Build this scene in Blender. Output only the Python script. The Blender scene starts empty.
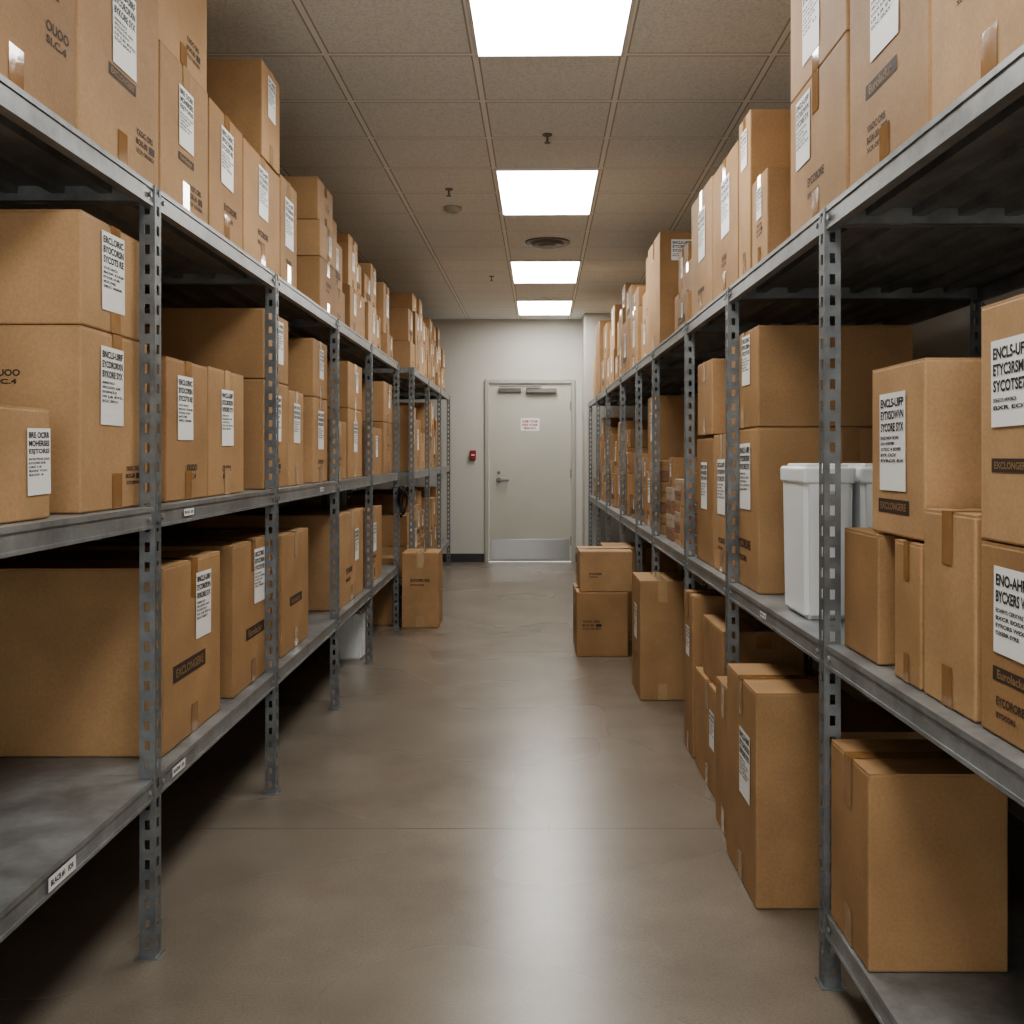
import bpy, bmesh, math, random
from mathutils import Matrix, Vector
random.seed(23)
S=bpy.context.scene
COL=S.collection
CAMZ=1.27
def D(px,X):           # depth along the aisle at which a vertical plane X is seen on a bearing
    return abs(X)*1000.0/abs(px-525.0)
# ---------------------------------------------------------------- materials
def newmat(n):
    m=bpy.data.materials.new(n); m.use_nodes=True
    nt=m.node_tree; b=nt.nodes['Principled BSDF']; return m,nt,b
def N(nt,t,**k):
    n=nt.nodes.new(t)
    for a,v in k.items(): setattr(n,a,v)
    return n
def simple(n,c,r=.5,met=0,var=.06,scale=8,bump=0.0,spec=.5):
    m,nt,b=newmat(n)
    tc=N(nt,'ShaderNodeTexCoord'); no=N(nt,'ShaderNodeTexNoise'); no.inputs['Scale'].default_value=scale; no.inputs['Detail'].default_value=6
    nt.links.new(tc.outputs['Object'],no.inputs['Vector'])
    rp=N(nt,'ShaderNodeValToRGB')
    rp.color_ramp.elements[0].position=.3; rp.color_ramp.elements[1].position=.7
    rp.color_ramp.elements[0].color=[x*(1-var) for x in c]+[1]
    rp.color_ramp.elements[1].color=[min(1,x*(1+var)) for x in c]+[1]
    nt.links.new(no.outputs['Fac'],rp.inputs['Fac']); nt.links.new(rp.outputs['Color'],b.inputs['Base Color'])
    b.inputs['Roughness'].default_value=r; b.inputs['Metallic'].default_value=met
    b.inputs['Specular IOR Level'].default_value=spec
    if bump:
        bp=N(nt,'ShaderNodeBump'); bp.inputs['Strength'].default_value=bump; bp.inputs['Distance'].default_value=.002
        nt.links.new(no.outputs['Fac'],bp.inputs['Height']); nt.links.new(bp.outputs['Normal'],b.inputs['Normal'])
    return m
def cardboard():
    m,nt,b=newmat('cardboard')
    oi=N(nt,'ShaderNodeObjectInfo')
    rp=N(nt,'ShaderNodeValToRGB')
    e=rp.color_ramp.elements
    e[0].color=(.350,.212,.108,1); e[1].color=(.475,.305,.168,1)
    x=rp.color_ramp.elements.new(.5); x.color=(.410,.255,.133,1)
    nt.links.new(oi.outputs['Random'],rp.inputs['Fac'])
    tc=N(nt,'ShaderNodeTexCoord')
    no=N(nt,'ShaderNodeTexNoise'); no.inputs['Scale'].default_value=5; no.inputs['Detail'].default_value=8
    nt.links.new(tc.outputs['Object'],no.inputs['Vector'])
    mr=N(nt,'ShaderNodeMapRange'); mr.inputs[1].default_value=.3; mr.inputs[2].default_value=.7; mr.inputs[3].default_value=.84; mr.inputs[4].default_value=1.08
    nt.links.new(no.outputs['Fac'],mr.inputs[0])
    nf=N(nt,'ShaderNodeTexNoise'); nf.inputs['Scale'].default_value=140; nf.inputs['Detail'].default_value=3
    nt.links.new(tc.outputs['Object'],nf.inputs['Vector'])
    mf=N(nt,'ShaderNodeMapRange'); mf.inputs[1].default_value=.3; mf.inputs[2].default_value=.7; mf.inputs[3].default_value=.92; mf.inputs[4].default_value=1.06
    nt.links.new(nf.outputs['Fac'],mf.inputs[0])
    mm=N(nt,'ShaderNodeMath',operation='MULTIPLY'); nt.links.new(mr.outputs[0],mm.inputs[0]); nt.links.new(mf.outputs[0],mm.inputs[1])
    # scuffed, paler patches
    ns=N(nt,'ShaderNodeTexNoise'); ns.inputs['Scale'].default_value=13; ns.inputs['Detail'].default_value=10; ns.inputs['Roughness'].default_value=.75
    nt.links.new(tc.outputs['Object'],ns.inputs['Vector'])
    ms=N(nt,'ShaderNodeMapRange'); ms.inputs[1].default_value=.62; ms.inputs[2].default_value=.74; ms.inputs[3].default_value=1.0; ms.inputs[4].default_value=1.14
    nt.links.new(ns.outputs['Fac'],ms.inputs[0])
    m3=N(nt,'ShaderNodeMath',operation='MULTIPLY'); nt.links.new(mm.outputs[0],m3.inputs[0]); nt.links.new(ms.outputs[0],m3.inputs[1])
    mx=N(nt,'ShaderNodeVectorMath',operation='SCALE')
    nt.links.new(rp.outputs['Color'],mx.inputs[0]); nt.links.new(m3.outputs[0],mx.inputs['Scale'])
    nt.links.new(mx.outputs[0],b.inputs['Base Color'])
    b.inputs['Roughness'].default_value=.65; b.inputs['Specular IOR Level'].default_value=.2
    n2=N(nt,'ShaderNodeTexNoise'); n2.inputs['Scale'].default_value=3.2; n2.inputs['Detail'].default_value=5
    nt.links.new(tc.outputs['Object'],n2.inputs['Vector'])
    bp=N(nt,'ShaderNodeBump'); bp.inputs['Strength'].default_value=.5; bp.inputs['Distance'].default_value=.016
    nt.links.new(n2.outputs['Fac'],bp.inputs['Height']); nt.links.new(bp.outputs['Normal'],b.inputs['Normal'])
    return m
M_card=cardboard()
M_tape=simple('packing_tape',(.30,.16,.064),.10,0,.08,30,.25,.9)
M_tape2=simple('clear_packing_tape',(.46,.31,.17),.07,0,.05,30,.35,1.0)
M_paper=simple('label_paper',(.80,.80,.78),.55,0,.02,12)
M_ink=simple('black_ink',(.02,.02,.025),.6,0,.1,30)
M_print=simple('brown_black_print',(.055,.036,.027),.7,0,.2,40)
M_printlight=simple('cardboard_reverse_print',(.28,.17,.085),.7,0,.05,20)
def worn(n,c,c2,r,met):
    m,nt,b=newmat(n)
    tc=N(nt,'ShaderNodeTexCoord'); no=N(nt,'ShaderNodeTexNoise'); no.inputs['Scale'].default_value=7; no.inputs['Detail'].default_value=10; no.inputs['Roughness'].default_value=.7
    nt.links.new(tc.outputs['Object'],no.inputs['Vector'])
    rp=N(nt,'ShaderNodeValToRGB'); e=rp.color_ramp.elements; e[0].position=.36; e[1].position=.66; e[0].color=(*c2,1); e[1].color=(*c,1)
    nt.links.new(no.outputs['Fac'],rp.inputs['Fac']); nt.links.new(rp.outputs['Color'],b.inputs['Base Color'])
    mr=N(nt,'ShaderNodeMapRange'); mr.inputs[3].default_value=r-.12; mr.inputs[4].default_value=r+.14; nt.links.new(no.outputs['Fac'],mr.inputs[0])
    nt.links.new(mr.outputs[0],b.inputs['Roughness']); b.inputs['Metallic'].default_value=met
    return m
M_post=worn('galvanised_post',(.25,.265,.27),(.115,.122,.125),.42,.4)
M_shelf=worn('galvanised_shelf',(.33,.34,.34),(.18,.185,.185),.38,.35)
M_white=simple('white_plastic',(.78,.81,.82),.35,0,.02,5)
M_black=simple('black_rubber',(.02,.02,.022),.5,0,.1,10)
M_red=simple('red_plastic',(.28,.02,.02),.4,0,.05,10)
M_redink=simple('red_ink',(.36,.002,.006),.5,0,.05,10)
M_steel=simple('brushed_steel',(.38,.38,.375),.28,1.0,.02,3)
M_lever=simple('dark_steel_lever',(.16,.155,.15),.3,.8,.05,20)
M_closer=simple('closer_metal',(.20,.19,.18),.4,.6,.05,10)
M_door=simple('door_paint',(.47,.465,.41),.45,0,.03,2)
M_frame=simple('door_frame_paint',(.39,.385,.34),.45,0,.03,2)
M_wall=simple('wall_paint',(.53,.515,.475),.8,0,.03,1.2,.1)
M_base=simple('baseboard_vinyl',(.045,.043,.042),.45,0,.1,6)
M_pink=simple('coloured_card',(.27,.145,.095),.6,0,.1,10)
M_lframe=simple('light_frame',(.75,.75,.74),.5,0,.02,5)
def floor_mat():
    m,nt,b=newmat('polished_concrete')
    g=N(nt,'ShaderNodeNewGeometry')
    n1=N(nt,'ShaderNodeTexNoise'); n1.inputs['Scale'].default_value=2.0; n1.inputs['Detail'].default_value=6; n1.inputs['Roughness'].default_value=.6
    n2=N(nt,'ShaderNodeTexNoise'); n2.inputs['Scale'].default_value=150; n2.inputs['Detail'].default_value=2
    n3=N(nt,'ShaderNodeTexNoise'); n3.inputs['Scale'].default_value=.8; n3.inputs['Detail'].default_value=1
    for n in (n1,n2,n3): nt.links.new(g.outputs['Position'],n.inputs['Vector'])
    rp=N(nt,'ShaderNodeValToRGB'); e=rp.color_ramp.elements
    e[0].position=.2; e[1].position=.8; e[0].color=(.150,.124,.097,1); e[1].color=(.262,.224,.181,1)
    nt.links.new(n1.outputs['Fac'],rp.inputs['Fac'])
    mr=N(nt,'ShaderNodeMapRange'); mr.inputs[1].default_value=.2; mr.inputs[2].default_value=.8; mr.inputs[3].default_value=.84; mr.inputs[4].default_value=1.16
    nt.links.new(n2.outputs['Fac'],mr.inputs[0])
    sc=N(nt,'ShaderNodeVectorMath',operation='SCALE'); nt.links.new(rp.outputs['Color'],sc.inputs[0]); nt.links.new(mr.outputs[0],sc.inputs['Scale'])
    sp=N(nt,'ShaderNodeSeparateXYZ'); nt.links.new(g.outputs['Position'],sp.inputs[0])
    a=N(nt,'ShaderNodeMath',operation='ADD'); a.inputs[1].default_value=-3.4+30.5+.004
    nt.links.new(sp.outputs['Y'],a.inputs[0])
    mo=N(nt,'ShaderNodeMath',operation='MODULO'); mo.inputs[1].default_value=3.05; nt.links.new(a.outputs[0],mo.inputs[0])
    lt=N(nt,'ShaderNodeMath',operation='LESS_THAN'); lt.inputs[1].default_value=.008; nt.links.new(mo.outputs[0],lt.inputs[0])
    mx=N(nt,'ShaderNodeMix',data_type='RGBA'); mx.inputs['B'].default_value=(.06,.05,.04,1)
    ml=N(nt,'ShaderNodeMath',operation='MULTIPLY'); ml.inputs[1].default_value=.6; nt.links.new(lt.outputs[0],ml.inputs[0])
    nt.links.new(ml.outputs[0],mx.inputs['Factor']); nt.links.new(sc.outputs[0],mx.inputs['A'])
    nt.links.new(mx.outputs['Result'],b.inputs['Base Color'])
    b.inputs['Specular IOR Level'].default_value=.75
    r=N(nt,'ShaderNodeMapRange'); r.inputs[1].default_value=0; r.inputs[2].default_value=1; r.inputs[3].default_value=.22; r.inputs[4].default_value=.33
    nt.links.new(n3.outputs['Fac'],r.inputs[0]); nt.links.new(r.outputs[0],b.inputs['Roughness'])
    return m
SK=.0164
def ceil_mat():
    m,nt,b=newmat('acoustic_tile_ceiling')
    g=N(nt,'ShaderNodeNewGeometry'); sp=N(nt,'ShaderNodeSeparateXYZ'); nt.links.new(g.outputs['Position'],sp.inputs[0])
    sk=N(nt,'ShaderNodeMath',operation='MULTIPLY_ADD'); sk.inputs[1].default_value=-SK; nt.links.new(sp.outputs['Y'],sk.inputs[0]); nt.links.new(sp.outputs['X'],sk.inputs[2])
    def line(sock,off,per,w):
        a=N(nt,'ShaderNodeMath',operation='ADD'); a.inputs[1].default_value=-off+per*40+w/2; nt.links.new(sock,a.inputs[0])
        mo=N(nt,'ShaderNodeMath',operation='MODULO'); mo.inputs[1].default_value=per; nt.links.new(a.outputs[0],mo.inputs[0])
        lt=N(nt,'ShaderNodeMath',operation='LESS_THAN'); lt.inputs[1].default_value=w; nt.links.new(mo.outputs[0],lt.inputs[0]); return lt
    xo=.09-.30-SK*3.49
    l1=line(sk.outputs[0],xo,.6,.022); l2=line(sp.outputs['Y'],4.02,.53,.022)
    mxm=N(nt,'ShaderNodeMath',operation='MAXIMUM'); nt.links.new(l1.outputs[0],mxm.inputs[0]); nt.links.new(l2.outputs[0],mxm.inputs[1])
    s1=line(sk.outputs[0],xo,.6,.036); s2=line(sp.outputs['Y'],4.02,.53,.036)
    mxs=N(nt,'ShaderNodeMath',operation='MAXIMUM'); nt.links.new(s1.outputs[0],mxs.inputs[0]); nt.links.new(s2.outputs[0],mxs.inputs[1])
    no=N(nt,'ShaderNodeTexNoise'); no.inputs['Scale'].default_value=95; no.inputs['Detail'].default_value=5; nt.links.new(g.outputs['Position'],no.inputs['Vector'])
    rp=N(nt,'ShaderNodeValToRGB'); e=rp.color_ramp.elements; e[0].position=.34; e[1].position=.56
    e[0].color=(.69,.72,.72,1); e[1].color=(.83,.86,.855,1)
    nt.links.new(no.outputs['Fac'],rp.inputs['Fac'])
    m0=N(nt,'ShaderNodeMix',data_type='RGBA'); m0.inputs['B'].default_value=(.42,.43,.42,1)
    nt.links.new(mxs.outputs[0],m0.inputs['Factor']); nt.links.new(rp.outputs['Color'],m0.inputs['A'])
    m1=N(nt,'ShaderNodeMix',data_type='RGBA'); m1.inputs['B'].default_value=(.90,.91,.90,1)
    nt.links.new(mxm.outputs[0],m1.inputs['Factor']); nt.links.new(m0.outputs['Result'],m1.inputs['A'])
    nt.links.new(m1.outputs['Result'],b.inputs['Base Color']); b.inputs['Roughness'].default_value=.9
    bp=N(nt,'ShaderNodeBump'); bp.inputs['Strength'].default_value=.3; bp.inputs['Distance'].default_value=.002
    nt.links.new(no.outputs['Fac'],bp.inputs['Height']); nt.links.new(bp.outputs['Normal'],b.inputs['Normal'])
    return m
def emis(n,c,s):
    m,nt,b=newmat(n); b.inputs['Base Color'].default_value=(.9,.9,.9,1)
    b.inputs['Emission Color'].default_value=(*c,1); b.inputs['Emission Strength'].default_value=s
    return m
M_floor=floor_mat(); M_ceil=ceil_mat(); M_light=emis('troffer_diffuser',(1,.99,.955),8.6)
# ---------------------------------------------------------------- mesh helpers
def bm_box(bm,x0,x1,y0,y1,z0,z1,mi=0,bev=0,seg=1):
    r=bmesh.ops.create_cube(bm,size=1)
    vs=r['verts']
    for v in vs:
        v.co=Vector(((x0+x1)/2+v.co.x*(x1-x0),(y0+y1)/2+v.co.y*(y1-y0),(z0+z1)/2+v.co.z*(z1-z0)))
    fs={f for v in vs for f in v.link_faces}
    for f in fs: f.material_index=mi
    if bev:
        es=list({e for v in vs for e in v.link_edges})
        bmesh.ops.bevel(bm,geom=es,offset=bev,segments=seg,affect='EDGES',profile=.5)
def bm_cyl(bm,c,r,h,axis='Z',seg=20,r2=None,mi=0):
    mt={'Z':Matrix.Identity(4),'X':Matrix.Rotation(math.pi/2,4,'Y'),'Y':Matrix.Rotation(math.pi/2,4,'X')}[axis]
    q=bmesh.ops.create_cone(bm,cap_ends=True,segments=seg,radius1=r,radius2=r if r2 is None else r2,depth=h,matrix=Matrix.Translation(c)@mt)
    for v in q['verts']:
        for f in v.link_faces: f.material_index=mi
def finish(bm,name,mats):
    bmesh.ops.recalc_face_normals(bm,faces=bm.faces)
    me=bpy.data.meshes.new(name); bm.to_mesh(me); bm.free()
    for m in (mats if isinstance(mats,(list,tuple)) else [mats]): me.materials.append(m)
    return me
def ob(name,data,parent=None,loc=(0,0,0)):
    o=bpy.data.objects.new(name,data); COL.objects.link(o); o.location=loc
    if parent: o.parent=parent
    return o
def empty(name,loc,label,cat,group=None):
    o=ob(name,None,None,loc); o.empty_display_size=.1
    o['label']=label; o['category']=cat
    if group: o['group']=group
    return o
def boxobj(name,x0,x1,y0,y1,z0,z1,mat,parent=None,bev=0,origin=None):
    bm=bmesh.new(); bm_box(bm,x0,x1,y0,y1,z0,z1,0,bev,2)
    return ob(name,finish(bm,name,mat),parent)
# ---------------------------------------------------------------- text / label artwork
_tc={}
def text_geo(s):
    if s in _tc: return _tc[s]
    c=bpy.data.curves.new('t','FONT'); c.body=s; c.size=1; c.offset=.028; c.resolution_u=3
    o=bpy.data.objects.new('t',c); COL.objects.link(o)
    dg=bpy.context.evaluated_depsgraph_get(); me=bpy.data.meshes.new_from_object(o.evaluated_get(dg))
    vs=[v.co.copy() for v in me.vertices]; fs=[list(p.vertices) for p in me.polygons]
    bpy.data.objects.remove(o); bpy.data.curves.remove(c); bpy.data.meshes.remove(me)
    x0=min(v.x for v in vs); x1=max(v.x for v in vs); y0=min(v.y for v in vs); y1=max(v.y for v in vs)
    vs=[((v.x-x0)/(x1-x0),(v.y-y0)/(y1-y0)) for v in vs]
    _tc[s]=(vs,fs); return _tc[s]
def art(name,items,mats):
    V=[];F=[];MI=[]
    for it in items:
        b=len(V)
        if it[0]=='r':
            _,x,y,w,h,z,mi=it
            V+=[(x,y,z),(x+w,y,z),(x+w,y+h,z),(x,y+h,z)]; F.append([b,b+1,b+2,b+3]); MI.append(mi)
        else:
            _,s,x,y,w,h,z,mi=it
            vs,fs=text_geo(s)
            V+=[(x+a*w,y+c*h,z) for a,c in vs]
            for f in fs: F.append([b+i for i in f]); MI.append(mi)
    me=bpy.data.meshes.new(name); me.from_pydata(V,[],F)
    for m in mats: me.materials.append(m)
    for p,mi in zip(me.polygons,MI): p.material_index=mi
    return me
TZ=.0055
def label_art(i,big,small,H=1.4,bh=.125,bs=.175,sh=.045,ss=.082):
    it=[('r',-.5,-H/2,1,H,0,0)]
    y=H/2-.08-bh
    for s in big: it.append(('t',s,-.44,y,.88 if len(s)>6 else .7,bh,TZ,1)); y-=bs
    y+=bs-ss-.03
    for k,s in enumerate(small):
        it.append(('t',s,-.44,y,min(.88,.52+.09*((k*3+i)%5)),sh,TZ,1)); y-=ss
    return art('shipping_label',it,[M_paper,M_ink])
LAB=[label_art(0,['BNCL5-UIRF','EYCORORXN','BYKORE SYX'],['BXMASE WACR','3RCLOOO AXR','EYXOR BCR 01','10 LB EYC','EOC SRXY']),
     label_art(1,['ERCLORIC','BYOCORSN','SYCOTS RE'],['SOCRT ARYOX','BOX DAB','EYXOR 10 BR','MOC SYRE','3RC 0008']),
     label_art(2,['ENCL5-UIFP','EYTXSOWVN','SYCORE SYX'],['ENGYARX BORE','EOO WXRYBM','XYDC 4 EOSR','BYR OCX','EYROS BX']),
     label_art(3,['BNC-ANRR','BYCXER WX'],['BMCM SWXCRXX','EYXRORE BOS','SRC 08 BEORY','AXR EOCYB','BOXER AREO','OX 41']),
     label_art(4,['BRE OCRR','MOHERSES','ESJTORIS'],['BYXCTROS OAR','EYCORE SXB','ORX 118','BXRE YOC','EOX 4'])]
LABW=[label_art(0,['ENCL5-UFTR','ETYC3RSMNR','SYCOTSE7R5'],['EOREXYS ARXOBCR','BXR EOY'],.95,.13,.18),
      label_art(1,['ENO-AHRKR','BYCXERS WXN'],['EOXRYS CERXYRE','BXCR EOSXY AR','EYRORS WEXR','OXEBR SYRE'],.95,.13,.18)]
LAB_ALL=LAB+LABW    # 5,6 are the wide ones
BAND=[art('printed_band',[('r',-.5,-.085,1,.17,0,0),('t','EXCLONGERE',-.42,-.045,.84,.09,.004,1)],[M_print,M_printlight]),
      art('printed_band',[('r',-.5,-.085,1,.17,0,0),('t','Eurolaclur',-.38,-.055,.74,.11,.004,1)],[M_print,M_printlight])]
PRN=[art('printed_text',[('t','EYCORORE',-.5,.06,1,.16,0,0),('t','BYOCORS',-.5,-.16,.7,.10,0,0)],[M_print]),
     art('printed_text',[('t','OUOO',-.5,.03,.9,.2,0,0),('t','SI.C.4',-.5,-.20,.8,.15,0,0)],[M_print]),
     art('handling_marks',[('t','YXOC ORS',-.5,.08,.9,.13,0,0),('t','BOX-30',-.5,-.12,.6,.13,0,0),('r',.2,-.14,.3,.16,0,0),('t','XCR OEYBSX',-.5,-.28,1,.09,0,0)],[M_print])]
# ---------------------------------------------------------------- cardboard box
def body_mesh(w,d,h,seam):
    bm=bmesh.new(); t=.003
    bm_box(bm,-w/2,w/2,-d/2,d/2,0,h-t,0,.0045,2)
    g=.002
    if seam=='x':
        bm_box(bm,-w/2+.001,w/2-.001,-d/2+.001,-g,h-t-.001,h,0); bm_box(bm,-w/2+.001,w/2-.001,g,d/2-.001,h-t-.001,h,0)
    else:
        bm_box(bm,-w/2+.001,-g,-d/2+.001,d/2-.001,h-t-.001,h,0); bm_box(bm,g,w/2-.001,-d/2+.001,d/2-.001,h-t-.001,h,0)
    return finish(bm,'box_body',M_card)
def strip_mesh(pts,tw,seam,mat):
    V=[];F=[]
    for s,z in pts:
        for q in (-tw/2,tw/2): V.append((s,q,z) if seam=='x' else (q,s,z))
    for i in range(len(pts)-1): F.append([2*i,2*i+1,2*i+3,2*i+2])
    me=bpy.data.meshes.new('tape'); me.from_pydata(V,[],F); me.materials.append(mat); return me
FR={'L':(Vector((0,1,0)),Vector((1,0,0))),'R':(Vector((0,-1,0)),Vector((-1,0,0))),'n':(Vector((1,0,0)),Vector((0,-1,0)))}
def stick(par,me,name,side,face,w,d,h,cu,cv,sc,off=.0018,rot=0):
    u,n=FR[face if face=='n' else side]; v=Vector((0,0,1))
    half=(d/2 if face=='n' else w/2)
    if rot:
        u2=u*math.cos(rot)+v*math.sin(rot); v2=v*math.cos(rot)-u*math.sin(rot)
    else: u2,v2=u,v
    c=n*(half+off)+u*cu+v*cv
    m=Matrix((( u2.x*sc,v2.x*sc,n.x*sc,c.x),(u2.y*sc,v2.y*sc,n.y*sc,c.y),(u2.z*sc,v2.z*sc,n.z*sc,c.z),(0,0,0,1)))
    o=ob(name,me,par); o.matrix_local=m; return o
PLACE={'top':'on top steel shelf','mid':'on middle steel shelf','low':'on lower steel shelf','floor':'on concrete floor'}
GROUP={'top':'cardboard boxes on the top shelves','mid':'cardboard boxes on the middle shelves','low':'cardboard boxes on the lower shelves','floor':'cardboard boxes standing on the floor'}
def cbox(side,xf,y0,y1,z0,z1,w,lv,lab=None,band=None,prn=None,face='a',seam=None,tape=True,yaw=0,drop=None):
    y0+=.003; y1-=.003; z0+=.001; z1-=.001
    x0,x1=(xf-w,xf) if side=='L' else (xf,xf+w)
    d=y1-y0; h=z1-z0
    sz='large' if w*d*h>.09 else ('small' if w*d*h<.025 else ('tall' if h>1.25*max(d,.25) else 'medium'))
    txt=f"{sz} brown cardboard box "+('with white label ' if lab else '')+PLACE[lv]
    e=empty('cardboard_box',((x0+x1)/2,(y0+y1)/2,z0),txt,'box',GROUP[lv]); e.rotation_euler[2]=math.radians(yaw)
    sm=seam or ('x' if random.random()<.8 else 'y')
    ob('box_body',body_mesh(w,d,h,sm),e)
    if tape:
        tw=min(.055,.2*(d if sm=='x' else w)); dr=drop or min(.11,h*.27); L=w if sm=='x' else d; q=.0014
        mt=M_tape2 if random.random()<.4 else M_tape
        ob('tape',strip_mesh([(-L/2-q,h-dr),(-L/2-q,h+q),(L/2+q,h+q),(L/2+q,h-dr)],tw,sm,mt),e)
        sg=(1 if side=='L' else -1) if sm=='x' else -1
        ob('tape',strip_mesh([(sg*(L/2+q),min(.1,h*.25)*.85),(sg*(L/2+q),.002)],tw,sm,mt),e)
    fw=w if face=='n' else d
    if lab:
        i,fu,fv=lab[:3]; lw=lab[3] if len(lab)>3 else min(fw*.42,h*.32,.13)
        stick(e,LAB_ALL[i],'shipping_label',side,face,w,d,h,(fu-.5)*fw,fv*h,lw,off=.0022,rot=random.uniform(-.02,.02))
    if band is not None:
        i,fu,fv=band[:3]; bw=band[3] if len(band)>3 else min(fw*.62,.22)
        stick(e,BAND[i%2],'printed_band',side,face,w,d,h,(fu-.5)*fw,fv*h,bw,.001)
    if prn is not None:
        i,fu,fv=prn[:3]; pw=prn[3] if len(prn)>3 else min(fw*.35,.12)
        stick(e,PRN[i%3],'printed_marking',side,face,w,d,h,(fu-.5)*fw,fv*h,pw,.001)
    return e
# ---------------------------------------------------------------- room
WX0,WX1,WY0,WY1,CH=-2.0,1.72,-2.4,11.87,2.88
def struct(o): o['kind']='structure'; return o
struct(boxobj('floor',WX0-.1,WX1+.1,WY0-.1,WY1+.1,-.1,0,M_floor))
struct(boxobj('ceiling',WX0-.1,WX1+.1,WY0-.1,WY1+.1,CH,CH+.1,M_ceil))
struct(boxobj('wall_left',WX0-.1,WX0,WY0,WY1,0,CH,M_wall))
struct(boxobj('wall_right',WX1,WX1+.1,WY0,WY1,0,CH,M_wall))
dx0,dx1,dh=-.427,.546,2.115
bm=bmesh.new()
bm_box(bm,WX0-.1,dx0-.05,WY1,WY1+.1,0,CH); bm_box(bm,dx1+.05,WX1+.1,WY1,WY1+.1,0,CH); bm_box(bm,dx0-.05,dx1+.05,WY1,WY1+.1,dh+.05,CH)
struct(ob('wall_far',finish(bm,'wall_far',M_wall)))
struct(boxobj('baseboard_far_left',WX0+.01,dx0-.055,WY1-.012,WY1,0,.10,M_base,bev=.003))
struct(boxobj('baseboard_far_right',dx1+.055,.675,WY1-.012,WY1,0,.10,M_base,bev=.003))
struct(boxobj('trim_1',.68,1.3,11.34,WY1-.001,0,CH,M_wall,bev=.004))
bm=bmesh.new()
bm_box(bm,dx0-.05,dx0-.003,WY1-.025,WY1+.1,0,dh+.05,0,.004,1); bm_box(bm,dx1+.003,dx1+.05,WY1-.025,WY1+.1,0,dh+.05,0,.004,1)
bm_box(bm,dx0-.003,dx1+.003,WY1-.025,WY1+.1,dh+.004,dh+.05,0,.004,1)
struct(ob('trim_2',finish(bm,'door_frame',M_frame)))
door=struct(boxobj('door_1',dx0,dx1,WY1+.005,WY1+.05,.008,dh,M_door,bev=.002))
fy=WY1+.005
boxobj('kick_plate',dx0+.02,dx1-.02,fy-.003,fy,.03,.27,M_steel,door,bev=.001)
bm=bmesh.new(); bm_cyl(bm,(dx0+.115,fy-.005,.97),.032,.01,'Y',24); bm_cyl(bm,(dx0+.115,fy-.03,.97),.011,.05,'Y',16)
bm_box(bm,dx0+.105,dx0+.235,fy-.062,fy-.042,.958,.982,0,.005,2)
ob('door_handle',finish(bm,'door_handle',M_lever),door)
bm=bmesh.new(); bm_cyl(bm,(dx0+.115,fy-.006,1.06),.02,.012,'Y',20); ob('lock_cylinder',finish(bm,'lock_cylinder',M_lever),door)
bm=bmesh.new(); bm_box(bm,dx0+.44,dx0+.80,fy-.06,fy,dh-.11,dh-.05,0,.006,2)
ob('door_closer',finish(bm,'door_closer',M_closer),door)
bm=bmesh.new(); bm_box(bm,dx0+.12,dx0+.38,fy-.035,fy-.0,dh-.10,dh-.05,0,.004,2)
ob('door_catch',finish(bm,'door_catch',M_closer),door)
bm=bmesh.new(); bm_box(bm,dx0+.12,dx0+.62,fy-.085,fy-.061,dh-.045,dh-.033,0,.002,1)
ob('closer_arm',finish(bm,'closer_arm',M_closer),door)
for hz in (.25,1.05,1.85):
    bm=bmesh.new(); bm_cyl(bm,(dx1+.001,fy-.008,hz),.008,.11,'Z',12); ob('hinge',finish(bm,'hinge',M_closer),door)
sg=empty('warning_sign',(.06,fy-.001,1.63),'white rectangular notice with red lettering on door','sign')
boxobj('sign_panel',-.112,.112,-.004,0,-.075,.075,M_paper,sg,bev=.001)
sa=art('sign_text',[('t','DISE TOSE',-.092,.024,.184,.030,0,0),('t','EFES VOSIR',-.092,-.016,.184,.026,0,0),('t','BOSE ROX',-.07,-.053,.14,.024,0,0)],[M_redink])
o=ob('sign_text',sa,sg,(0,-.0055,0)); o.rotation_euler=(math.pi/2,0,0)
fa=empty('fire_alarm_pull',(-.617,WY1,1.27),'red fire alarm pull station on wall','fire alarm')
boxobj('alarm_body',-.035,.035,-.045,0,-.055,.055,M_red,fa,bev=.005)
boxobj('pull_handle',-.02,.02,-.055,-.045,-.008,.008,M_paper,fa,bev=.002)
# ---------------------------------------------------------------- ceiling lights
for yn in (-2.34,.31,2.96,5.61,8.26,10.38):
    L=empty('ceiling_light',(.09+SK*(yn+.53-3.49),yn+.53,CH),'white recessed fluorescent ceiling light panel','light','recessed ceiling light panels')
    L.rotation_euler[2]=-SK
    a,b_,t=.30,.53,.016
    bm=bmesh.new()
    o1=[bm.verts.new(c) for c in ((-a,-b_,-.012),(a,-b_,-.012),(a,b_,-.012),(-a,b_,-.012))]
    i1=[bm.verts.new(c) for c in ((-a+t,-b_+t,-.012),(a-t,-b_+t,-.012),(a-t,b_-t,-.012),(-a+t,b_-t,-.012))]
    o2=[bm.verts.new((v.co.x,v.co.y,-.0005)) for v in o1]; i2=[bm.verts.new((v.co.x,v.co.y,-.0005)) for v in i1]
    for k in range(4):
        j=(k+1)%4
        bm.faces.new((o1[k],o1[j],i1[j],i1[k])); bm.faces.new((o1[k],o1[j],o2[j],o2[k])); bm.faces.new((i1[k],i1[j],i2[j],i2[k])); bm.faces.new((o2[k],o2[j],i2[j],i2[k]))
    ob('light_frame',finish(bm,'light_frame',M_lframe),L)
    boxobj('diffuser',-a+t+.001,a-t-.001,-b_+t+.001,b_-t-.001,-.006,-.001,M_light,L)
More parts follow.
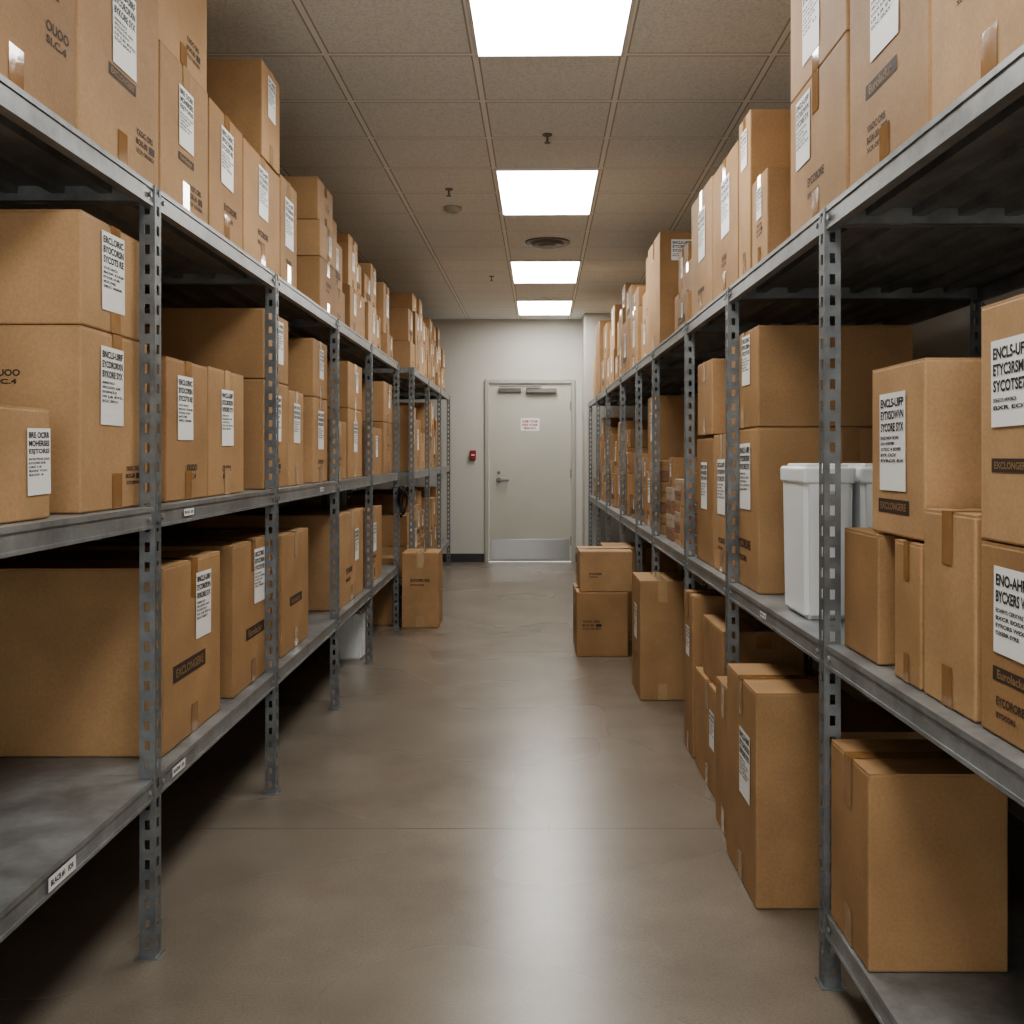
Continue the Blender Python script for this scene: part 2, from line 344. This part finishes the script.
def sprinkler(X,Y):
    e=empty('sprinkler_head',(X,Y,CH),'small metal fire sprinkler head on ceiling','sprinkler','ceiling sprinklers')
    bm=bmesh.new(); bm_cyl(bm,(0,0,-.003),.024,.006); ob('escutcheon',finish(bm,'escutcheon',M_closer),e)
    bm=bmesh.new(); bm_cyl(bm,(0,0,-.024),.006,.036); bm_cyl(bm,(0,0,-.043),.015,.004,seg=16)
    ob('nozzle',finish(bm,'nozzle',M_closer),e)
sprinkler(.112,5.02); sprinkler(-.46,6.05); sprinkler(-.30,9.0)
e=empty('smoke_detector',(-.47,6.5,CH),'round beige smoke detector on ceiling','smoke detector')
bm=bmesh.new(); bm_cyl(bm,(0,0,-.008),.06,.015,r2=.06,seg=32); bm_cyl(bm,(0,0,-.024),.038,.018,r2=.052,seg=32)
ob('detector_body',finish(bm,'detector_body',M_frame),e)
e=empty('air_vent',(.17,7.55,CH),'round metal ceiling air diffuser','air vent')
bm=bmesh.new(); bm_cyl(bm,(0,0,-.006),.17,.011,seg=40); bm_cyl(bm,(0,0,-.02),.11,.018,r2=.135,seg=40); bm_cyl(bm,(0,0,-.034),.055,.012,r2=.08,seg=40)
ob('diffuser_rings',finish(bm,'diffuser_rings',M_closer),e)
# ---------------------------------------------------------------- racks
def post_mesh(s,H):
    bm=bmesh.new(); t=.0028; W=.044; rail=.013
    for (a,b) in ((-W/2,-W/2+rail),(W/2-rail,W/2)): bm_box(bm,min(0,s*t),max(0,s*t),a,b,0,H)
    for (a,b) in ((t,rail),(W-rail-.005,W-.005)):
        bm_box(bm,min(s*a,s*b),max(s*a,s*b),-W/2,-W/2+t,0,H)
    z=0
    while z<H:
        z1=min(z+.026,H)
        bm_box(bm,min(0,s*t),max(0,s*t),-W/2+rail,W/2-rail,z,z1)
        bm_box(bm,min(s*rail,s*(W-rail-.005)),max(s*rail,s*(W-rail-.005)),-W/2,-W/2+t,z,z1)
        z+=.05
    bm_box(bm,min(-s*.008,s*.05),max(-s*.008,s*.05),-.030,.028,0,.004)
    return finish(bm,'post',M_post)
def shelf_mesh(s,xa,xb,y0,y1,z):
    bm=bmesh.new(); lip=.055
    lo,hi=min(xa,xb),max(xa,xb)
    bm_box(bm,lo,hi,y0,y1,z-.003,z)
    for xe,d in ((xa,s),(xb,-s)):
        bm_box(bm,min(xe,xe+d*.003),max(xe,xe+d*.003),y0,y1,z-lip,z-.003)
        bm_box(bm,min(xe+d*.003,xe+d*.022),max(xe+d*.003,xe+d*.022),y0,y1,z-lip,z-lip+.003)
    bm_box(bm,min(xa-s*.003,xa),max(xa-s*.003,xa),y0,y1,z-.012,z)
    bm_box(bm,min(xa-s*.003,xa),max(xa-s*.003,xa),y0,y1,z-lip,z-lip+.008)
    n=7
    for i in range(1,n+1):
        xc=xa+(xb-xa)*i/(n+1); bm_box(bm,xc-.016,xc+.016,y0+.01,y1-.01,z-.022,z-.003)
    for yy in (y0+.004,y1-.024): bm_box(bm,lo+.005,hi-.005,yy,yy+.02,z-.04,z-.003)
    for yy in (y0+.045,y1-.045):
        bm_cyl(bm,(xa-s*.004,yy,z-.03),.007,.005,'X',6)
    return finish(bm,'shelf',M_shelf)
tagart=art('shelf_tag',[('r',-.5,-.12,1,.24,0,0),('t','BLACB #1',-.42,-.055,.50,.11,.004,1),('t','EOR',.2,-.05,.2,.1,.004,1)],[M_paper,M_ink])
def rack(s,xpost,depth,ys,levels,H,label):
    R=empty('steel_shelving_rack',(xpost+s*depth/2,(ys[0]+ys[-1])/2,0),label,'shelving','steel shelving racks')
    off=-R.location
    pf=post_mesh(s,H); pb=post_mesh(-s,H)
    for y in ys:
        ob('post',pf,R,Vector((xpost,y,0))+off); ob('post',pb,R,Vector((xpost+s*(depth+.01),y,0))+off)
    xa=xpost+s*.006; xb=xpost+s*depth
    for z,i0,i1 in levels:
        for i in range(i0,i1):
            ob('shelf',shelf_mesh(s,xa,xb,ys[i]+.001,ys[i+1]-.001,z),R,off)
    for i in range(0,len(ys)-1,2):
        y0,y1=ys[i],ys[i+1]; Lb=math.hypot(y1-y0,1.2)
        bm=bmesh.new(); bm_box(bm,-.0015,.0015,-Lb/2,Lb/2,-.012,.012)
        o=ob('brace',finish(bm,'brace',M_post),R,Vector((xpost+s*(depth+.022),(y0+y1)/2,1.2))+off); o.rotation_euler[0]=math.atan2(1.2,y1-y0)
    return R,off
LYS=[.10,1.32,2.54,3.76,5.0,6.1,7.4]
LR,lo=rack(-1,-.932,.95,LYS,[(1.95,0,6),(1.14,0,6),(.455,0,6)],1.949,'long galvanised steel shelving with slotted posts holding boxes')
L2,l2o=rack(-1,-.86,.95,[7.76,9.0,10.25,11.5],[(1.95,0,3),(1.14,0,3),(.30,0,3)],1.949,'galvanised steel shelving holding boxes beside the far wall')
RYS=[.10,1.25,2.40,3.53,4.45,5.60,6.43,7.5,8.8,10.0,11.2]
RR,ro=rack(1,.712,.88,RYS,[(1.86,0,10),(.82,0,10),(.18,0,2)],1.859,'long galvanised steel shelving with slotted posts and plastic bins')
def tag(R,off,side,X,Y,z,w):
    u,n=FR[side]; c=Vector((X,Y,z))+off+n*.004
    m=Matrix(((u.x*w,0,n.x*w,c.x),(u.y*w,0,n.y*w,c.y),(0,w,0,c.z),(0,0,0,1)))
    o=ob('shelf_tag',tagart,R); o.matrix_local=m
tag(LR,lo,'L',-.938,2.02,.425,.12); tag(LR,lo,'L',-.938,2.70,.427,.10); tag(LR,lo,'L',-.938,2.78,1.112,.08); tag(LR,lo,'L',-.938,4.6,1.112,.08); tag(RR,ro,'R',.718,3.0,.79,.07)
# ---------------------------------------------------------------- LEFT boxes
XL=-.974
zt,zm,zb=1.95,1.14,.455
T=-.955
cbox('L',T,1.62,D(77,T),zt,2.44,.55,'top',prn=(1,.84,.34,.11),band=(1,.72,.52,.12),seam='x')
cbox('L',T,D(77,T),D(159.5,T),zt,2.45,.55,'top',lab=(0,.52,.66,.14),prn=(2,.8,.2,.12),band=(0,.5,.42,.16),seam='x')
cbox('L',T,D(160,T),D(208.5,T),zt,2.36,.55,'top',lab=(4,.5,.64,.12),prn=(2,.7,.16,.12),band=(1,.5,.36,.13),seam='x')
cbox('L',T-.02,D(163,T),D(214,T),2.36,2.74,.5,'top',prn=(2,.7,.25),seam='x')
cbox('L',T,D(209,T),D(243,T),zt,2.355,.5,'top',lab=(1,.5,.66,.13),prn=(0,.6,.22,.14),seam='x')
cbox('L',T,D(243.5,T),D(280,T),zt,2.35,.5,'top',lab=(2,.5,.68,.13),prn=(0,.5,.25,.14),seam='x')
cbox('L',T,D(262,T),D(280,T),2.357,2.71,.5,'top',lab=(3,.5,.70,.11),seam='x')
cbox('L',T,D(280.5,T),D(297,T),zt,2.37,.45,'top',lab=(0,.5,.6,.14),prn=(1,.5,.2,.1))
cbox('L',T,4.66,5.05,zt,2.20,.5,'top',prn=(0,.5,.5)); cbox('L',T,4.66,5.05,2.20,2.37,.45,'top',lab=(2,.6,.5,.07)); cbox('L',T-.01,4.66,5.02,2.37,2.57,.42,'top',prn=(2,.6,.5,.08))
def fill(side,xf,ya,yb,z0,tops,lv,hmin=.2,hmax=.42,dmin=.27,dmax=.5,wmin=.35,wmax=.6,plab=.75,jx=.06,gap=.0,yw=0):
    y=ya; k=0
    while y<yb-.2:
        d=min(random.uniform(dmin,dmax),yb-y)
        top=tops[k%len(tops)] if len(tops)>2 else random.uniform(*tops)
        k+=1
        z=z0; jj=random.uniform(0,jx); w=random.uniform(wmin,wmax); d2=d-.014*yw
        while z<top-.12:
            h=random.uniform(hmin,hmax)
            if top-z-h<.13: h=top-z
            s=-1 if side=='L' else 1
            lab=(random.randrange(5),random.uniform(.4,.65),random.uniform(.55,.68)) if random.random()<plab else None
            pr=(random.randrange(3),random.uniform(.4,.6),.2) if random.random()<.6 else None
            bd=(random.randrange(2),.5,.30) if (lab and random.random()<.3) else None
            if z+h>2.84: break
            cbox(side,xf+s*(jj+.004*yw),y+(d-d2)*.5,y+(d-d2)*.5+d2,z,z+h,w,lv,lab=lab,prn=pr,band=bd,yaw=random.uniform(-yw,yw))
            z+=h; w*=random.uniform(.86,1); jj+=random.uniform(0,.03); d2*=random.uniform(.86,1)
        y+=d+random.uniform(0,gap)
fill('L',T,5.14,7.42,zt,(2.54,2.46,2.58,2.42,2.55,2.48),'top',hmin=.15,hmax=.30,dmin=.28,dmax=.42,jx=.05,gap=.07,yw=.8)
T2=-.885
fill('L',T2,7.80,11.45,zt,(2.42,2.60,2.50,2.66,2.46,2.58),'top',hmin=.16,hmax=.30,dmin=.26,dmax=.38,jx=.03,gap=.04,yw=.8)
# middle
cbox('L',XL,1.45,2.055,zm,1.365,.45,'mid',lab=(4,.915,.52,.095),seam='x')
e=cbox('L',XL,2.19,2.585,zm,1.556,.85,'mid',lab=(0,.42,.70,.13),prn=(2,.75,.20,.09),seam='x')
stick(e,PRN[1],'printed_marking','L','n',.85,.389,.414,.262,.30,.075,.001)
cbox('L',XL,2.19,2.565,1.556,1.81,.80,'mid',lab=(1,.46,.56,.13),seam='x')
cbox('L',XL,D(166,XL),D(208,XL),zm,1.54,.40,'mid',lab=(1,.42,.66,.13),prn=(1,.6,.2,.1),seam='x')
cbox('L',XL,D(208,XL),D(244,XL),zm,1.545,.40,'mid',lab=(0,.5,.62,.13),prn=(1,.5,.18,.1),seam='x')
cbox('L',XL,3.73,4.12,zm,1.555,.80,'mid',lab=(2,.5,.66,.13),prn=(2,.5,.22,.12))
cbox('L',XL,3.73,4.12,1.555,1.82,.85,'mid',lab=(3,.6,.6,.12),seam='y')
cbox('L',XL,4.13,4.40,zm,1.54,.35,'mid',lab=(4,.5,.66,.12))
cbox('L',XL,4.60,4.93,zm,1.54,.6,'mid',lab=(0,.5,.62,.13),prn=(0,.5,.2,.12))
cbox('L',XL,4.60,4.93,1.54,1.81,.6,'mid',lab=(1,.55,.6,.10))
cbox('L',XL,5.5,5.98,zm,1.53,.7,'mid',lab=(2,.5,.6)); cbox('L',XL,5.5,5.98,1.53,1.79,.7,'mid',lab=(3,.6,.6))
cbox('L',XL,5.05,5.45,zm,1.45,.4,'mid',prn=(0,.5,.3))
cbox('L',XL,6.9,7.35,zm,1.50,.7,'mid',prn=(0,.5,.5)); cbox('L',XL,6.9,7.35,1.50,1.78,.7,'mid',lab=(3,.6,.6))
cbox('L',XL,6.2,6.8,zm,1.45,.4,'mid',lab=(3,.6,.6))
XL2=-.905
cbox('L',XL2,7.85,8.3,zm,1.66,.6,'mid',lab=(1,.6,.6))
fill('L',XL2,8.35,11.4,zm,(1.45,1.8),'mid',wmin=.5,wmax=.7)
# lower
cbox('L',XL,2.69,3.20,zb,.965,.86,'low',lab=(0,.66,.72,.14),band=(0,.42,.40,.28),seam='x',tape=True)
cbox('L',XL,3.34,3.83,zb,.965,.86,'low',lab=(1,.66,.74,.14),band=(1,.55,.36,.24),seam='x')
cbox('L',XL,4.0,4.50,zb,.945,.86,'low',band=(1,.5,.42,.22),seam='x')
cbox('L',XL,5.22,6.02,zb,.955,.80,'low',lab=(4,.7,.6),prn=(0,.4,.3,.2))
cbox('L',XL,6.15,6.8,zb,.93,.6,'low',lab=(2,.5,.6),prn=(0,.5,.3))
fill('L',XL2,7.85,11.4,.30,(.7,.98),'low',wmin=.5,wmax=.7)
# floor boxes by the end of the lower shelf
cbox('L',-.635,7.34,7.71,0,.55,.27,'floor',prn=(0,.5,.6,.14),face='n',seam='y')
cbox('L',-.98,7.45,7.71,0,.50,.5,'floor',seam='y')
# ---------------------------------------------------------------- RIGHT boxes
XR=.752; TR=.735
rt,rm=1.86,.82
cbox('R',TR,1.35,D(930,TR),rt,2.36,.55,'top',lab=(3,.18,.83,.12),prn=(2,.35,.40,.10),seam='x')
cbox('R',TR,D(929.5,TR),D(849,TR),rt,2.38,.55,'top',lab=(0,.5,.68,.16),band=(1,.45,.36,.18),prn=(2,.4,.17,.12),seam='x')
cbox('R',TR,D(847,TR),D(790,TR),rt,2.24,.5,'top',prn=(0,.5,.25,.14),lab=(2,.27,.70,.13),seam='x')
cbox('R',TR,D(847,TR),D(790,TR),2.24,2.62,.5,'top',lab=(3,.42,.42,.15),seam='x')
cbox('R',TR,3.03,3.24,rt,2.145,.20,'top',prn=(2,.5,.42,.08),lab=(1,.5,.70,.07))
cbox('R',TR,3.26,3.44,rt,2.40,.30,'top',lab=(4,.5,.8,.09),seam='x')
cbox('R',TR,3.45,3.92,rt,2.36,.40,'top',lab=(0,.55,.64,.15),prn=(1,.5,.25,.1))
cbox('R',TR,3.93,4.42,rt,2.37,.40,'top',lab=(4,.55,.64,.15),prn=(0,.5,.15,.14))
cbox('R',TR,5.45,5.98,rt,2.49,.34,'top',lab=(5,.36,.84,.12),face='n',seam='x')
fill('R',TR,4.55,5.35,rt,(2.18,2.32,2.2),'top',wmin=.2,wmax=.25,hmin=.14,hmax=.25)
fill('R',TR,6.15,9.7,rt,(2.55,2.40,2.50,2.60,2.38),'top',jx=.03,wmin=.28,wmax=.36,hmin=.18,hmax=.42,gap=.08,yw=.8)
cbox('R',TR,9.85,10.4,rt,2.60,.55,'top',lab=(1,.5,.6,.12),face='n')
fill('R',TR,10.45,11.2,rt,(2.2,2.4),'top')
# middle right
cbox('R',XR,1.22,1.655,rm,1.13,.5,'mid',lab=(6,.29,.66,.145),band=(1,.26,.33,.13),prn=(0,.24,.15,.09),seam='x')
cbox('R',XR,1.22,1.655,1.13,1.515,.5,'mid',lab=(5,.27,.66,.145),band=(0,.25,.32,.13),seam='x')
cbox('R',XR,1.67,1.89,rm,1.17,.45,'mid',seam='x')
cbox('R',XR,1.90,2.04,rm,1.10,.42,'mid',seam='x')
cbox('R',XR,2.13,2.36,rm,1.10,.14,'mid',seam='y')
cbox('R',XR+.01,1.905,2.20,1.103,1.457,.36,'mid',lab=(2,.44,.55,.145),band=(0,.45,.17,.17),seam='y')
cbox('R',XR,3.22,3.64,rm,1.36,.60,'mid',lab=(0,.55,.70,.16),prn=(0,.5,.22,.2),seam='y')
cbox('R',XR,3.22,3.68,1.36,1.69,.50,'mid',lab=(1,.62,.70,.12),seam='x')
cbox('R',XR,3.66,3.99,rm,1.35,.40,'mid',lab=(2,.5,.62,.15),prn=(0,.5,.2,.12))
cbox('R',XR,4.0,4.38,rm,1.34,.40,'mid',lab=(4,.5,.62,.14))
cbox('R',XR,4.02,4.36,1.352,1.66,.24,'mid',seam='x')
fill('R',XR,6.1,11.1,rm,(1.15,1.66),'mid',wmin=.35,wmax=.6,jx=.04,hmin=.16,hmax=.36)
cbox('R',XR+.33,4.5,5.3,rm,1.55,.45,'mid',seam='y')
cbox('R',.79,4.53,4.71,1.047,1.19,.13,'mid',seam='y'); cbox('R',.775,5.23,5.39,1.102,1.26,.13,'mid',seam='x',lab=(3,.5,.55,.05))
cbox('R',.757,4.76,4.89,rm,1.02,.16,'mid',seam='x'); cbox('R',.76,4.77,4.88,1.02,1.14,.12,'mid',seam='y')
# bottom right
cbox('R',.722,2.10,2.365,.18,.60,.295,'low',seam='x')
cbox('R',.645,2.79,3.20,0,.605,.20,'floor',lab=(0,.66,.60,.14),band=None,seam='x')
cbox('R',.665,3.22,3.49,0,.50,.35,'floor',seam='x')
cbox('R',.70,3.575,4.12,0,.40,.38,'floor',seam='x',lab=(3,.7,.6,.10)); cbox('R',.715,3.62,4.02,.40,.63,.30,'floor',seam='y')
cbox('R',.70,4.18,4.40,0,.68,.35,'floor',lab=(1,.5,.7),seam='x')
cbox('R',.87,2.85,3.20,0,.48,.5,'floor',seam='y')
cbox('R',.595,5.17,5.56,0,.62,.235,'floor',lab=(4,.5,.62),prn=(0,.5,.3),seam='y')
cbox('R',.325,6.30,6.75,0,.405,.325,'floor',prn=(2,.3,.5,.12),face='n',seam='x')
cbox('R',.345,6.32,6.72,.405,.66,.335,'floor',face='n',seam='x',prn=(0,.3,.4,.08))
cbox('R',.56,8.2,8.7,0,.40,.5,'floor',seam='y'); cbox('R',.56,6.95,7.44,0,.62,.5,'floor',seam='y')
# ---------------------------------------------------------------- small cartons in the open bay
def pack(X,Y,z,w,d,h,mat,lab,name='flat_carton'):
    e=empty(name,(X,Y,z+.001),lab,'box','small cartons on the middle shelf')
    bm=bmesh.new(); bm_box(bm,-w/2,w/2,-d/2,d/2,0,h-.003,0,.002,2)
    ob('carton_body',finish(bm,'carton_body',mat),e)
    bm=bmesh.new(); bm_box(bm,-w/2-.002,w/2+.002,-d/2-.002,d/2+.002,h*.55,h-.001,0,.002,1); ob('carton_lid',finish(bm,'carton_lid',mat),e)
    boxobj('carton_label',-w*.16,w*.16,-d/2-.0032,-d/2-.0012,h*.15,h*.45,M_paper,e)
M_cream=simple('cream_card',(.40,.33,.25),.6,0,.06,10)
for k in range(5): pack(.86,4.62,rm+.045*k,.17,.24,.043,M_pink,'flat reddish-brown carton stacked on middle steel shelf')
for k in range(6): pack(.85,5.02,rm+.055*k,.16,.22,.053,[M_card,M_pink,M_cream][k%3],'flat brown carton stacked on middle steel shelf')
for k in range(4): pack(.84,5.31,rm+.07*k,.15,.2,.068,[M_pink,M_cream][k%2],'flat small carton stacked on middle steel shelf')
for k in range(7): pack(.85,5.77,rm+.06*k,.17,.22,.058,[M_card,M_card,M_pink][k%3],'flat brown carton stacked on middle steel shelf')
for k in range(4): pack(.85,5.99,rm+.06*k,.17,.18,.058,[M_pink,M_card][k%2],'flat brown carton stacked on middle steel shelf')
# ---------------------------------------------------------------- white plastic bins
def bin_(X,Y,z,w,d,h,label,group):
    e=empty('plastic_bin',(X,Y,z+.001),label,'storage bin',group)
    bm=bmesh.new()
    r=bmesh.ops.create_cube(bm,size=1)
    for v in r['verts']:
        k=.93 if v.co.z<0 else 1
        v.co=Vector((v.co.x*w*k,v.co.y*d*k,(v.co.z+.5)*(h-.035)))
    bmesh.ops.bevel(bm,geom=list(bm.edges),offset=.013,segments=4,affect='EDGES')
    ob('bin_body',finish(bm,'bin_body',M_white),e)
    bm=bmesh.new(); bm_box(bm,-w*.5-.005,w*.5+.005,-d*.5-.005,d*.5+.005,h-.055,h-.008,0,.009,4)
    bm_box(bm,-w*.42,w*.42,-d*.42,d*.42,h-.012,h,0,.005,2)
    ob('lid',finish(bm,'lid',M_white),e)
    bm=bmesh.new(); bm_box(bm,-w*.2,w*.2,-d*.5-.011,-d*.5-.004,h-.075,h-.025,0,.003,2); ob('latch',finish(bm,'latch',M_white),e)
bin_(.825,2.83,rm,.135,.24,.425,'tall white lidded plastic bin on middle steel shelf','white plastic bins')
bin_(.98,2.83,rm,.135,.24,.425,'tall white lidded plastic bin on middle steel shelf','white plastic bins')
bin_(-1.09,6.3,0,.17,.25,.30,'low white lidded plastic bin on concrete floor','white plastic bins')
# bundle of black cable hanging at the post
e=empty('cable_coil',(-.893,7.33,.93),'small tangled black cable bundle hanging from shelving post','cable')
for k,(dx,rr,tl) in enumerate(((0,.055,.3),(-.018,.07,-.2),(.016,.048,.9))):
    bm=bmesh.new()
    ns,nr=36,8; vv=[]
    for i in range(ns):
        a=2*math.pi*i/ns; row=[]
        for j in range(nr):
            b2=2*math.pi*j/nr; q=rr*(1+.16*math.sin(3*a+k))+.008*math.cos(b2)
            row.append(bm.verts.new((q*math.cos(a)*.45,dx+.008*math.sin(b2)+.02*math.sin(2*a+k),q*1.4*math.sin(a))))
        vv.append(row)
    for i in range(ns):
        for j in range(nr): bm.faces.new((vv[i][j],vv[(i+1)%ns][j],vv[(i+1)%ns][(j+1)%nr],vv[i][(j+1)%nr]))
    o=ob('cable_loop',finish(bm,'cable_loop',M_black),e); o.rotation_euler[2]=tl
bm=bmesh.new(); bm_box(bm,-.035,.012,-.01,.045,.06,.11,0,.004,1); ob('hook',finish(bm,'hook',M_black),e)
# ---------------------------------------------------------------- world, camera
w=bpy.data.worlds.new('World'); S.world=w; w.use_nodes=True
w.node_tree.nodes['Background'].inputs[0].default_value=(1,.99,.97,1); w.node_tree.nodes['Background'].inputs[1].default_value=1.1
c=bpy.data.cameras.new('Camera'); c.lens=1000/1024*36; c.sensor_width=36; c.shift_x=-13/1024; c.shift_y=-57/1024; c.clip_start=.02
co=bpy.data.objects.new('Camera',c); COL.objects.link(co); co.location=(0,0,CAMZ); co.rotation_euler=(math.pi/2,0,0)
S.camera=co
S.view_settings.view_transform='AgX'
S.view_settings.look='AgX - Medium High Contrast'
S.view_settings.exposure=1.0
